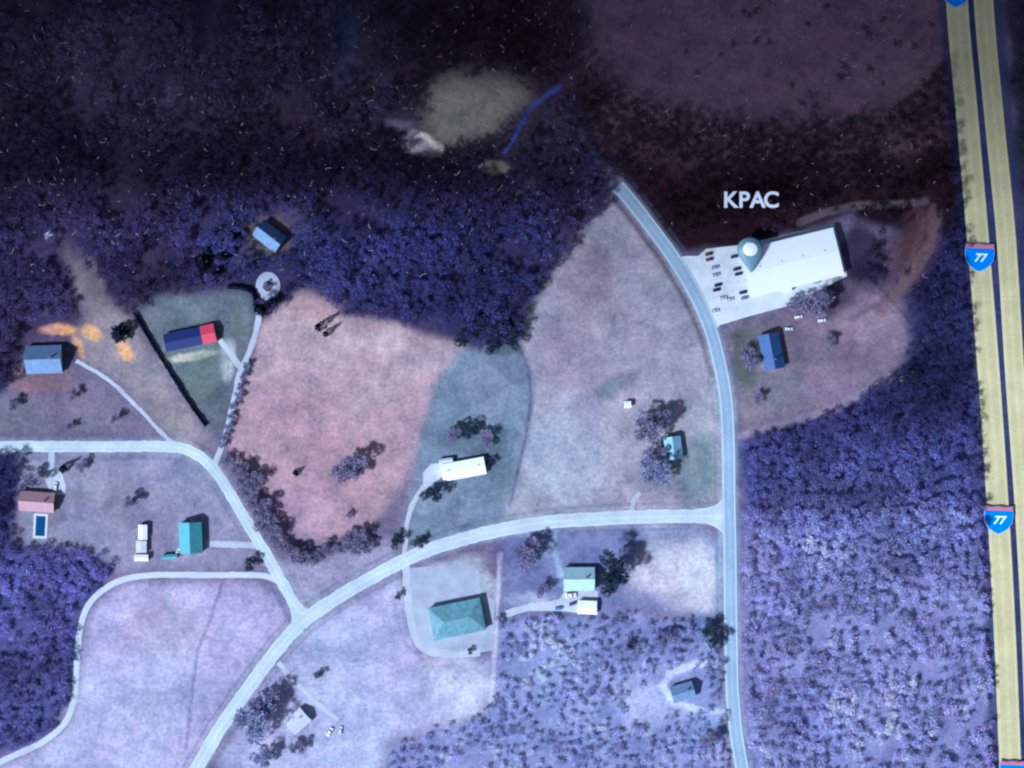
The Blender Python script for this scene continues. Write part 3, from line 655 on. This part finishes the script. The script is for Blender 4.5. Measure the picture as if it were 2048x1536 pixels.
T(1516, 798, 11, 'bare', 'small dark bare tree north of the pale drive to the brown yard', h=.8)
T(1820, 755, 16, 'ever', 'dark tree on the right corner of the brown yard', h=.9)
T(128, 938, 9, 'fir', 'small dark evergreen beside the pale drive below the west road', h=1.4)
T(165, 930, 12, 'bare', 'bare tree in the yard just below the west road', h=.7)
T(905, 872, 16, 'bare', 'bare tree behind the left of the long white roofed house', h=.6)
T(938, 862, 18, 'ever', 'dark tree behind the middle of the long white roofed house', h=.6)
T(975, 878, 16, 'bare', 'bare tree behind the right end of the long white roofed house', h=.6)
T(982, 925, 11, 'ever', 'dark tree touching the right end of the long white roofed house', h=.6)
T(840, 1085, 13, 'ever', 'dark tree in the corner between the drive and the street', h=.6)
T(795, 1082, 14, 'ever', 'dark tree across the drive from the one in the street corner', h=.6)
T(1330, 1275, 16, 'bare', 'dark bare tree in the scrub above the small house by the loop drive', h=.9)
T(1420, 1480, 16, 'bare', 'dark tree beside the road at the bottom right', h=.9)
T(1262, 1290, 8, 'ever', 'small dark bush in the pale scrub, bottom centre right', name='bush', h=1)
T(1425, 1262, 24, 'ever', 'greenish dark tree in the corner below the pale bare plot', h=.5)
for px, py in [(960,655),(1005,662),(930,672),(985,690),(1025,680)]:
    T(px, py, 17, 'ever', 'dark green tree in the clump at the top of the lawn below the woods', 'green trees at the top of the lawn', h=.9)
rr = random.Random(9)
row = [(462,925),(474,945),(486,962),(497,984),(508,1003),(520,1022),(530,1042),(545,1058),(556,1078),(570,1092),(586,1104),(602,1114),(620,1122),(492,940),(512,965),(538,1010),(640,1116),(655,1100)]
for px, py in row:
    T(px+rr.uniform(-3, 3), py+rr.uniform(-3, 3), rr.uniform(13, 18), 'bare', 'bare tree in the dense row between the lane and the pink field', 'trees in the row beside the lane', h=.8)
for px, py, q in [(680,1092,15),(700,1082,17),(722,1078,17),(735,1095,13),(712,1100,11)]:
    T(px, py, q, 'bare', 'bare tree in the clump at the foot of the pink field', 'clump at the foot of the pink field', h=.8)
for px, py in [(497,733),(490,752),(484,772),(480,792),(473,812),(467,832),(461,852),(455,872),(448,890)]:
    T(px-3, py, 8, 'blue', 'small round shrub in the line edging the drive beside the pink field', 'shrubs lining the drive', name='shrub', h=.9)
for i, (px, py, q) in enumerate([(420,500,16),(445,515,18),(405,525,16),(470,478,14),(432,540,14)]):
    T(px, py, q, 'fir', 'black evergreen in the dark clump left of the house in the woods', 'evergreens by the house in the woods', h=.8)
T(500, 535, 10, 'fir', 'black evergreen just above left of the ring drive', h=1.1)
T(536, 572, 8, 'bare', 'small tree in the middle of the ring drive', h=.7)
for px, py, q, l in [(28,812,11,'small bare tree in the left field, at the edge of the picture'),(150,790,10,'small bare tree in the left field beside the diagonal drive'),
    (232,838,9,'small bare tree in the left field, low beside the diagonal drive'),(140,852,8,'small bare tree in the left field just above the west road'),(262,1002,13,'tall bare tree in the open yard above the white trailers'),(70,960,15,'dark bare tree behind the pink roofed house')]:
    T(px, py, q, 'bare', l, h=1.1)
# clipped hedges and fence
def hedge(name, label, pts, wpx, h, mat):
    c = resample(pts, 1.2); V = []; F = []; q = random.Random(len(pts)); K = 8
    for i, p in enumerate(c):
        t = (c[min(i+1, len(c)-1)]-c[max(i-1, 0)]).normalized(); n = Vector((-t.y, t.x, 0))
        for k in range(K):
            a = math.pi*k/(K-1); ww = wpx*S/2*(1+q.uniform(-.35, .35)); hz = h*(1+q.uniform(-.25, .25))
            V.append((p.x+n.x*math.cos(a)*ww, p.y+n.y*math.cos(a)*ww, -.05 if k in (0, K-1) else math.sin(a)**.6*hz))
    for i in range(len(c)-1):
        for k in range(K-1): F.append((i*K+k, i*K+k+1, (i+1)*K+k+1, (i+1)*K+k))
    # leaf tufts standing out of the surface
    for _ in range(len(c)*10):
        p = q.choice(V[K:]) ; b = len(V); s_ = q.uniform(.15, .4)
        V += [(p[0]+q.uniform(-s_, s_), p[1]+q.uniform(-s_, s_), max(p[2], .1)+q.uniform(-.1, s_)) for _ in range(4)]; F.append((b, b+1, b+2, b+3))
    o = link(name, mesh_from(name, V, F, mat)); tag(o, label, 'hedge')
hedge('hedge', 'long dark straight hedge down the left side of the fenced green yard', [(268,625),(300,680),(345,752),(385,815),(412,852)], 6, 2.2, M['f_fir'])
hedge('hedge', 'dark hedge round the top right corner of the green yard', [(455,574),(490,578),(508,592),(512,625)], 7, 3.0, M['f_fir'])
#hedge('hedge', 'low ragged bank of brush along the left verge of the north road', [(1232,402),(1268,450),(1320,520),(1360,590)], 4, .9, foliage_mat('brown_brush', False, tuple(alb(120, 84, 84)), .2, .5))

# ---------------------------------------------------------------- buildings
def house(name, label, cx, cy, L, W, ang, roofm, wallm, wall_h=3.0, rise=None, cat='house', chimney=True, hip=False, nwin=3, extra=None, eave=.5, group=None, vents=0):
    """cx, cy, L, W in photo pixels, ridge along L, ang = anticlockwise degrees."""
    x, y = P(cx, cy); L *= S; W *= S; e = empty(name, (x, y, 0), R(ang)); tag(e, label, cat, group)
    rise = W*.25 if rise is None else rise
    l, w_ = L/2-eave, W/2-eave; slope = rise/(W/2); zt = wall_h; ge = zt+slope*w_
    mb = MB(); mb.add([(-l,-w_,-.1),(l,-w_,-.1),(l,w_,-.1),(-l,w_,-.1),(-l,-w_,zt),(l,-w_,zt),(l,w_,zt),(-l,w_,zt)]+([] if hip else [(-l,0,ge-.02),(l,0,ge-.02)]),
           [(0,1,5,4),(2,3,7,6)]+([(1,2,6,5),(3,0,4,7),(4,5,6,7)] if hip else [(1,2,6,9,5),(3,0,4,8,7)]))
    mb.build('wall', wallm, e)
    zl = zt-slope*eave; zr = zl+rise; t = .18; hx = W/2*.8 if hip else 0; LL = L/2; WW = W/2
    top = [(-LL,-WW,zl),(LL,-WW,zl),(LL,WW,zl),(-LL,WW,zl),(-LL+hx,0,zr),(LL-hx,0,zr)]
    v = [(a, b, c+t) for a, b, c in top]+top
    f = [(0,1,5,4),(2,3,4,5),(1,2,5),(3,0,4)] if hip else [(0,1,5,4),(2,3,4,5)]
    f += [(6,10,11,7),(8,11,10,9)]+([(7,11,8),(9,10,6)] if hip else [])
    f += [(0,6,7,1),(2,8,9,3)]+([(1,7,8,2),(3,9,6,0)] if hip else [(1,7,11,5),(5,11,8,2),(3,9,10,4),(4,10,6,0)])
    rf = MB().add(v, f).build('roof', roofm, e)
    rc = MB().box(-LL+hx, LL-hx, -.14, .14, zr+t-.03, zr+t+.07); rc.build('ridge_cap', roofm, rf)
    if chimney:
        cxx = LL*.45; MB().box(cxx-.45, cxx+.45, .5, 1.3, zr-.6, zr+1.1).build('chimney', M['wallb'], rf)
    for k in range(vents):
        vx = -LL*.7+k*LL*1.4/max(vents-1, 1); MB().cyl((vx, W*.08, zr-.2), .35, .35, .8, 10).build('vent', M['metal'], rf)
    MB().box(.2, 1.2, -w_-.06, -w_+.02, 0, 2.1).build('door', M['door'], e)
    for side in (-1, 1):
        for k in range(nwin):
            wx = -l+ (k+.5)*2*l/nwin
            if side == -1 and -.9 < wx < 2.2: wx += 2.2
            if abs(wx) > l-.8: continue
            a, b = sorted((side*(w_-.02), side*(w_+.06)))
            fr = MB().box(wx-.6, wx+.6, a, b, 1.0, 2.2).build('window', M['white'], e)
            a, b = sorted((side*(w_+.04), side*(w_+.075))); MB().box(wx-.5, wx+.5, a, b, 1.08, 2.12).build('pane', M['glass'], fr)
    return e
RM = {}
RM['white'] = roof_mat('white_metal_roof', (.85, .85, .80), var=.02)
RM['navy'] = roof_mat('navy_metal_roof', (.012, .022, .11), var=.15)
RM['blue'] = roof_mat('steel_blue_roof', (.04, .09, .22), var=.25)
RM['slate'] = roof_mat('pale_blue_shingle', (.16, .24, .36), var=.25)
RM['lav'] = roof_mat('weathered_lavender_shingle', (.54, .54, .58), var=.2)
RM['teal'] = roof_mat('teal_metal_roof', (.10, .32, .33), var=.15)
RM['teal2'] = roof_mat('dull_teal_metal_roof', (.13, .26, .28), var=.35)
RM['ltteal'] = roof_mat('pale_teal_metal_roof', (.40, .56, .56), var=.15)
RM['pink'] = roof_mat('faded_red_shingle', (.42, .24, .25), var=.15)
RM['red'] = roof_mat('red_metal_roof', (.55, .05, .08), var=.1)
RM['cream'] = roof_mat('cream_metal_roof', (.78, .74, .66), var=.05)
RM['cyan'] = roof_mat('cyan_shingle', (.24, .42, .50), var=.3)
hall = house('hall', 'huge plain white roofed hall beside the white parking lot, under the map pin', 1583.5, 525.5, 188, 97, 13.7, RM['white'], M['wallw'], 5.0, 1.1, 'hall', chimney=False, nwin=8, vents=4)
MB().box(-8, -4, -16.5, -14, 0, 3.2).build('porch', M['white'], hall, .05)
MB().box(10, 13, -15.6, -14, 0, 2.6).build('porch', M['metal'], hall, .05)
house('house', 'steel blue roofed house in the yard south of the white hall', 1542, 703, 72, 42, -79, RM['blue'], M['wallw'], 3.2, 3.4)
house('house', 'pale blue roofed house at the far left, below the orange bare clay', 90, 719, 72, 56, 2, RM['slate'], M['wallw'], 3.2, 6.6)
house('house', 'dark blue roofed house among the northern woods above the ring drive', 540, 473, 58, 40, -38, RM['slate'], M['wallw'], 3.4, 5.6)
lb = house('long_house', 'long navy roofed building with a red end section, in the green yard', 372, 678, 84, 36, 12, RM['navy'], M['wallw'], 3.0, 1.8, chimney=False)
rr_ = house('annex', 'red roofed end section attached to the navy building', 418, 668, 28, 37, 12, RM['red'], M['wallw'], 3.2, 1.9, chimney=False, nwin=0)
# the red end is a part of the long building: fold it in under the same thing
bpy.context.view_layer.update()
for ch in list(rr_.children):
    mw = ch.matrix_world.copy(); ch.parent = lb; ch.matrix_parent_inverse = Matrix(); ch.matrix_basis = lb.matrix_world.inverted() @ mw
    ch['label'] = {'roof': 'red end roof', 'wall': 'wall of the red roofed end', 'door': 'door of the red roofed end'}.get(ch.name.split('.')[0], 'piece of the red roofed end')
bpy.data.objects.remove(rr_)
house('house', 'long flat white roofed house at the end of the drive on the lawn', 927, 938, 88, 35, 10.5, RM['white'], M['wallw'], 3.0, 1.2, chimney=False, vents=2)
house('shed', 'tiny white roofed lean-to at the upper left of the long white house', 892, 921, 28, 9, 8, RM['lav'], M['wallw'], 2.4, .5, 'shed', chimney=False, nwin=1, eave=.25)
house('house', 'blue roofed house ringed by bare trees on the corner of the big field', 1346, 896, 46, 34, -83, RM['cyan'], M['wallw'], 3.2, 2.4)
house('shed', 'tiny white shed alone in the big field', 1255, 809, 14, 13, 5, RM['white'], M['wallw'], 2.4, .6, 'shed', chimney=False, nwin=1, eave=.3)
house('barn', 'big teal roofed building in the pale yard south of the street', 914, 1237, 106, 66, 11.5, RM['teal2'], M['wallw'], 4.0, 2.6, 'building', chimney=False, nwin=5, hip=True)
house('house', 'house with teal rear slope and white front, just south of the street', 1158, 1157, 62, 47, 0, RM['ltteal'], M['wallw'], 3.2, 4.2)
house('garage', 'square white roofed garage below the teal and white house', 1174, 1214, 38, 27, -2, RM['white'], M['wallw'], 2.8, .8, 'garage', chimney=False, nwin=1)
house('barn', 'bright teal roofed barn at the end of the short drive off the lane', 383, 1075, 62, 46, 92, RM['teal'], M['wallw'], 4.0, 3.6, 'barn', chimney=False)
house('shed', 'narrow teal roofed shed at the lower left foot of the teal barn', 340, 1113, 30, 9, 4, RM['teal'], M['wallw'], 2.4, .5, 'shed', chimney=False, nwin=1, eave=.25)
house('trailer_home', 'short white roofed trailer left of the teal barn, topmost of three in line', 287, 1064, 30, 18, 90, RM['cream'], M['wallw'], 2.8, .5, 'trailer', chimney=False, nwin=2, eave=.25)
house('trailer_home', 'pinkish roofed trailer left of the teal barn, between the two white ones', 284, 1093, 24, 21, 90, RM['lav'], M['wallw'], 2.6, .4, 'trailer', chimney=False, nwin=1, eave=.25)
house('trailer_home', 'wide white roofed trailer left of the teal barn, lowest of the line', 284, 1115, 28, 13, 0, RM['cream'], M['wallw'], 2.6, .5, 'trailer', chimney=False, nwin=1, eave=.25)
house('house', 'house with a faded pink roof above the blue pool, far left', 76, 1003, 70, 40, -4, RM['pink'], M['wallb'], 3.0, 3.6)
house('house', 'pale lavender roofed house between bare trees near the bottom', 596, 1441, 44, 36, 42, RM['lav'], M['wallw'], 3.0, 2.2)
house('house', 'blue roofed house inside the loop drive at the bottom right', 1365, 1383, 46, 34, 16, RM['slate'], M['wallw'], 3.0, 3.0)
house('shed', 'small pale shed in the woods at the far right of the brown yard', 1803, 758, 10, 10, 20, RM['lav'], M['wallw'], 2.4, .5, 'shed', chimney=False, nwin=1, eave=.2)
house('shed', 'small pale roofed shed at the clearing in the upper left woods', 98, 470, 16, 11, 30, RM['lav'], M['wallw'], 2.4, .6, 'shed', chimney=False, nwin=1, eave=.2)
# swimming pool
x, y = P(81, 1052)
pool = empty('swimming_pool', (x, y, 0), R(-3)); tag(pool, 'deep blue rectangular pool with a pale surround below the pink roofed house', 'pool')
cp = MB(); w2, l2, ww, ll = 4.2, 7.4, 2.9, 6.0
cp.box(-w2, w2, ll, l2, -.05, .25); cp.box(-w2, w2, -l2, -ll, -.05, .25); cp.box(-w2, -ww, -ll, ll, -.05, .25); cp.box(ww, w2, -ll, ll, -.05, .25)
cp.build('coping', M['coping'], pool); MB().box(-ww+.003, ww-.003, -ll+.003, ll-.003, -.04, .12).build('water', M['poolwater'], pool)

# ---------------------------------------------------------------- cars
def car_meshes():
    prof = [(-2.3,.35),(-2.35,.75),(-2.2,.95),(-1.75,1.0),(-1.25,1.42),(.35,1.46),(1.05,1.02),(2.1,.9),(2.32,.65),(2.3,.35)]
    def loft(pr, ws):
        V = []; n = len(pr)
        for sgn in (-1, 1):
            for (x, z), w_ in zip(pr, ws): V.append((x, sgn*w_, z))
        F = [tuple(range(n)), tuple(range(n, 2*n))[::-1]]+[(i, n+i, n+(i+1) % n, (i+1) % n) for i in range(n)]
        return V, F
    ws = [.85,.9,.9,.86,.66,.66,.86,.88,.85,.82]
    body = MB().add(*loft(prof, ws)).mesh('body', M['white'], .05)
    g = MB()
    g.add([(.42,-.6,1.475),(1.0,-.76,1.10),(1.0,.76,1.10),(.42,.6,1.475)], [(0,1,2,3)]); g.add([(-1.3,-.6,1.44),(-1.68,-.76,1.09),(-1.68,.76,1.09),(-1.3,.6,1.44)], [(3,2,1,0)])
    for s_ in (-1, 1): g.add([(-1.2,s_*.70,1.38),(.3,s_*.70,1.40),(.85,s_*.86,1.06),(-1.55,s_*.885,1.04)], [(0,1,2,3)])
    glass = g.mesh('glass', M['glass'])
    wh = MB().cyl((0,-.1,0), .34, .34, .2, 14, 'y').mesh('wheel', M['dark'])
    hl = MB().box(-.06,.06,-.16,.16,-.07,.07).mesh('headlight', M['white'], .02)
    return body, glass, wh, hl
CB, CG, CW, CH = car_meshes()
def car(px, py, ang, col, label, group=None, sc=1.0, name='parked_car', cat='car', z=.0):
    x, y = P(px, py); e = empty(name, (x, y, z), R(ang)); e.scale = (sc,)*3; tag(e, label, cat, group)
    b = link('body', CB, e); b.material_slots[0].link = 'OBJECT'; b.material_slots[0].material = paintm(col)
    link('glass', CG, e)
    for sx in (-1.45, 1.4):
        for sy in (-.82, .82): o = link('wheel', CW, e); o.location = (sx, sy, .34)
    for sy in (-.55, .55): o = link('headlight', CH, e); o.location = (2.26, sy, .68)
PM = {}
def paintm(col):
    if col not in PM: PM[col] = plain('car_paint', col, .35, .5, .04)
    return PM[col]
Z = .12; g = 'cars parked in the white lot'
car(1418, 508, 14, (.10,.01,.03), 'dark maroon car nearest the trees in the white lot', g, z=Z)
car(1419, 519, 14, (.20,.02,.06), 'reddish car just below the maroon car in the white lot', g, z=Z)
car(1430, 535, 14, (.30,.42,.48), 'pale blue car in the left row of the white lot', g, z=Z)
car(1432, 550, 14, (.38,.46,.50), 'silver car in the left row, below the pale blue car', g, z=Z)
car(1436, 570, 14, (.01,.012,.05), 'black car in the left row of the white lot, upper of two dark ones', g, z=Z)
car(1433, 580, 14, (.015,.02,.09), 'navy car in the left row of the white lot, lower of two dark ones', g, z=Z)
car(1446, 596, 14, (.50,.62,.60), 'pale green grey car low in the left row of the white lot', g, z=Z)
car(1459, 599, 14, (.55,.62,.66), 'pale grey car right of the pale green grey one', g, z=Z)
car(1430, 622, 14, (.58,.52,.64), 'pale lilac car lowest at the road side of the white lot', g, z=Z)
car(1469, 513, 14, (.02,.03,.06), 'dark car left of the map pin, against the hall', g, z=Z)
car(1474, 538, 14, (.01,.012,.06), 'navy car below the map pin, upper of two close together', g, z=Z)
car(1477, 548, 14, (.012,.01,.05), 'black car below the map pin, lower of two close together', g, z=Z)
car(1486, 585, 14, (.012,.015,.07), 'dark blue car against the lower left corner of the hall', g, z=Z)
car(1489, 596, 14, (.20,.24,.40), 'grey blue car just below the lower left corner of the hall', g, z=Z)
car(1142, 1190, 3, (.8,.78,.68), 'cream white van between the teal and white house and its garage', sc=1.4, name='parked_van', cat='van', z=.12)
car(1146, 1207, 20, (.05,.07,.2), 'dark car left of the square white garage', z=.12)
car(1118, 1216, 10, (.10,.2,.4), 'blue car at the end of the pale drive, left of the garage', z=.06)
car(660, 1463, 60, (.8,.78,.7), 'white pickup at the end of the bottom drive, left of two', name='parked_truck', cat='truck', sc=1.2)
car(681, 1460, 75, (.8,.74,.7), 'white car at the end of the bottom drive, right of two')
car(355, 1104, 60, (.85,.75,.68), 'white car at the lower left corner of the teal barn')
car(1597, 634, 10, (.8,.8,.8), 'white car in the brown yard below the hall, left of two')
car(1644, 641, 8, (.8,.8,.84), 'white car in the brown yard below the hall, right of two')
car(1578, 658, 0, (.7,.74,.8), 'pale car just above the steel blue roofed house')
car(722, 1093, 50, (.8,.82,.84), 'small white car hidden among the trees at the foot of the pink field')
car(112, 972, 80, (.7,.66,.56), 'cream car on the pale drive above the pink roofed house', z=.1)

# ---------------------------------------------------------------- the name over the hall, the pin and the route shields
def text_mesh(name, body, size, mat, depth=.3, bold=.02, shear=0):
    cu = bpy.data.curves.new(name, 'FONT'); cu.body = body; cu.size = size; cu.extrude = depth; cu.offset = bold*size; cu.align_x = 'CENTER'; cu.align_y = 'CENTER'; cu.shear = shear
    o = bpy.data.objects.new(name, cu); COL.objects.link(o); dg = bpy.context.evaluated_depsgraph_get()
    me = bpy.data.meshes.new_from_object(o.evaluated_get(dg)); bpy.data.objects.remove(o); me.materials.clear(); me.materials.append(mat); me.name = name; return me
M['letter'] = plain('letter_white', (.86, .86, .86), .6, .3, .02)
x, y = P(1496, 405); sgn = empty('letter_sign', (x, y, 0)); tag(sgn, 'white capital letters KPAC standing above the dark woods over the hall', 'sign')
lx = [1456, 1483, 1510, 1537]
for ch, px in zip('KPAC', lx):
    o = link('letter', text_mesh('letter', ch, 13.2, M['letter'], .4, .022), sgn); o.location = ((px-1496)*S, 0, 15)
    MB().cyl(((px-1496)*S, 0, -.1), .25, .18, 14.8, 8).build('post', M['metal'], sgn)
# map pin: a solid drop leaning on its point, round head raised
pin = empty('map_pin', (*P(1500, 547), 7.4)); tag(pin, 'grey teal teardrop map pin with a white centre beside the hall roof', 'map pin')
def drop():
    prof = []; Rr = 7.9; Lc = 15.5; n = 30; th = math.acos(Rr*.62/Lc)
    prof.append((0, 0)); prof += [(.55, .7)]
    for i in range(1, 8): t = i/8; prof.append((.55+(Rr*.94-.55)*t**.9, .7+(Lc-3.2-.7)*t))
    for i in range(0, 17):
        a = -math.pi*.1+ (math.pi/2+math.pi*.1)*i/16; prof.append((Rr*math.cos(a), Lc+Rr*math.sin(a)))
    V = []; F = []
    for r_, a_ in prof:
        for k in range(n): t = 2*math.pi*k/n; V.append((r_*math.cos(t), a_, r_*math.sin(t)*.42))
    for i in range(len(prof)-1):
        for k in range(n): F.append((i*n+k, i*n+(k+1) % n, (i+1)*n+(k+1) % n, (i+1)*n+k))
    return V, F
M['pin'] = plain('pin_grey_teal', (.16, .27, .30), .45, .4, .08)
v, f = drop(); pb = link('pin_body', mesh_from('pin_body', v, f, M['pin'], smooth=True), pin)
bt = MB(); vv = []; ff = []
for j in range(8):
    for k in range(28):
        r_ = 4.6*math.cos(j/7*math.pi/2); vv.append((r_*math.cos(2*math.pi*k/28), 16+r_*math.sin(2*math.pi*k/28), 2.75+1.0*math.sin(j/7*math.pi/2)))
for j in range(7):
    for k in range(28): ff.append((j*28+k, j*28+(k+1) % 28, (j+1)*28+(k+1) % 28, (j+1)*28+k))
link('pin_centre', mesh_from('pin_centre', vv, ff, M['letter'], smooth=True), pin)
pin.rotation_euler = (R(10), 0, R(4)); pin.scale = (.98, .92, 1)
M['sblue'] = plain('shield_blue', (.012, .20, .66), .5, .3, .05)
M['sred'] = plain('shield_red', (.60, .14, .16), .5, .3, .05)
def shield(px, py, label, sc=1.0, grp='route shields on the tan highway', col='sblue'):
    x, y = P(px, py); e = empty('route_shield', (x, y, 0), R(-2)); e.scale = (sc, sc, 1); tag(e, label, 'road sign', grp)
    out = [(-8.2,8.3),(-4,7.6),(0,8.2),(4,7.6),(8.2,8.3),(8.6,3),(8.0,-1.5),(5.6,-5),(2.6,-7),(0,-8.2),(-2.6,-7),(-5.6,-5),(-8.0,-1.5),(-8.6,3)]
    MB().prism([(a*1.04, b*1.04) for a, b in out], 1.6, 1.85).build('border', plainpale, e)
    MB().prism(out, 1.853, 2.05).build('shield_face', M[col], e)
    MB().prism([(-8.1,8.15),(-4,7.45),(0,8.05),(4,7.45),(8.1,8.15),(8.5,5.8),(-8.5,5.8)], 2.053, 2.15).build('top_band', M['sred'], e)
    o = link('route_number', text_mesh('route_number', '77', 7.0, M['letter'], .1, .02, .25), e); o.location = (0, -.2, 2.2)
    MB().cyl((0, 0, 0), .3, .25, 1.6, 8).build('post', M['metal'], e)
plainpale = plain('shield_border', (.45, .5, .6), .6, .3)
shield(1958, 516, 'blue and red 77 shield on the highway, right of the white hall')
shield(1996, 1040, 'blue and red 77 shield on the highway, level with the street junction')
shield(1911, -12, 'blue shield cut by the top edge of the picture on the tan highway')
shield(2024, 1546, 'blue shield cut by the bottom edge of the picture on the tan highway', .9)

# ---------------------------------------------------------------- unseen cloud bank, added so that its shadow darkens the north
def added_shade_cloud():
    H = 1500.0; sh = H/math.tan(SUN_EL); ox, oy = -SHX*sh, -SHY*sh; r = random.Random(12)
    ico = bmesh.new(); bmesh.ops.create_icosphere(ico, subdivisions=3, radius=1)
    iv = np.array([v.co[:] for v in ico.verts]); ic = np.array([[v.index for v in f.verts] for f in ico.faces]); ico.free()
    Vs, Fs, off = [], [], 0
    def puff(x, y, z, rad):
        nonlocal off
        nn = np.sin(iv[:, 0]*5+r.uniform(0, 9))*np.sin(iv[:, 1]*6+r.uniform(0, 9))*np.sin(iv[:, 2]*5+r.uniform(0, 9))
        v = iv*(1+.22*nn)[:, None]*rad; v[:, 2] *= .5; v += np.array([x, y, z]); Vs.append(v); Fs.append(ic+off); off += len(v)
    EDGE = P(0, SHADE_CLOUD_ROW)[1]
    for gy_ in np.arange(EDGE+90, 900, 75):
        for gx_ in np.arange(-900, 1000, 85):
            puff(ox+gx_+r.uniform(-9, 9), oy+gy_+r.uniform(-9, 9), H+r.uniform(-30, 40), r.uniform(44, 56))
    for k in range(130):                                # scattered ragged fringe
        t = r.random()
        puff(ox+r.uniform(-900, 1000), oy+EDGE+100-150*t, H+r.uniform(-30, 60), r.uniform(18, 60)*(1.1-.7*t))
    m = plain('shade_cloud_white', (.8, .8, .82), 1, 0, .05, .01)
    o = link('added_shade_cloud', mesh_from('added_shade_cloud', np.vstack(Vs), np.vstack(Fs).astype(np.int32), m, smooth=True)); tag(o, kind='structure')
SHADE_CLOUD_ROW = 330
added_shade_cloud()
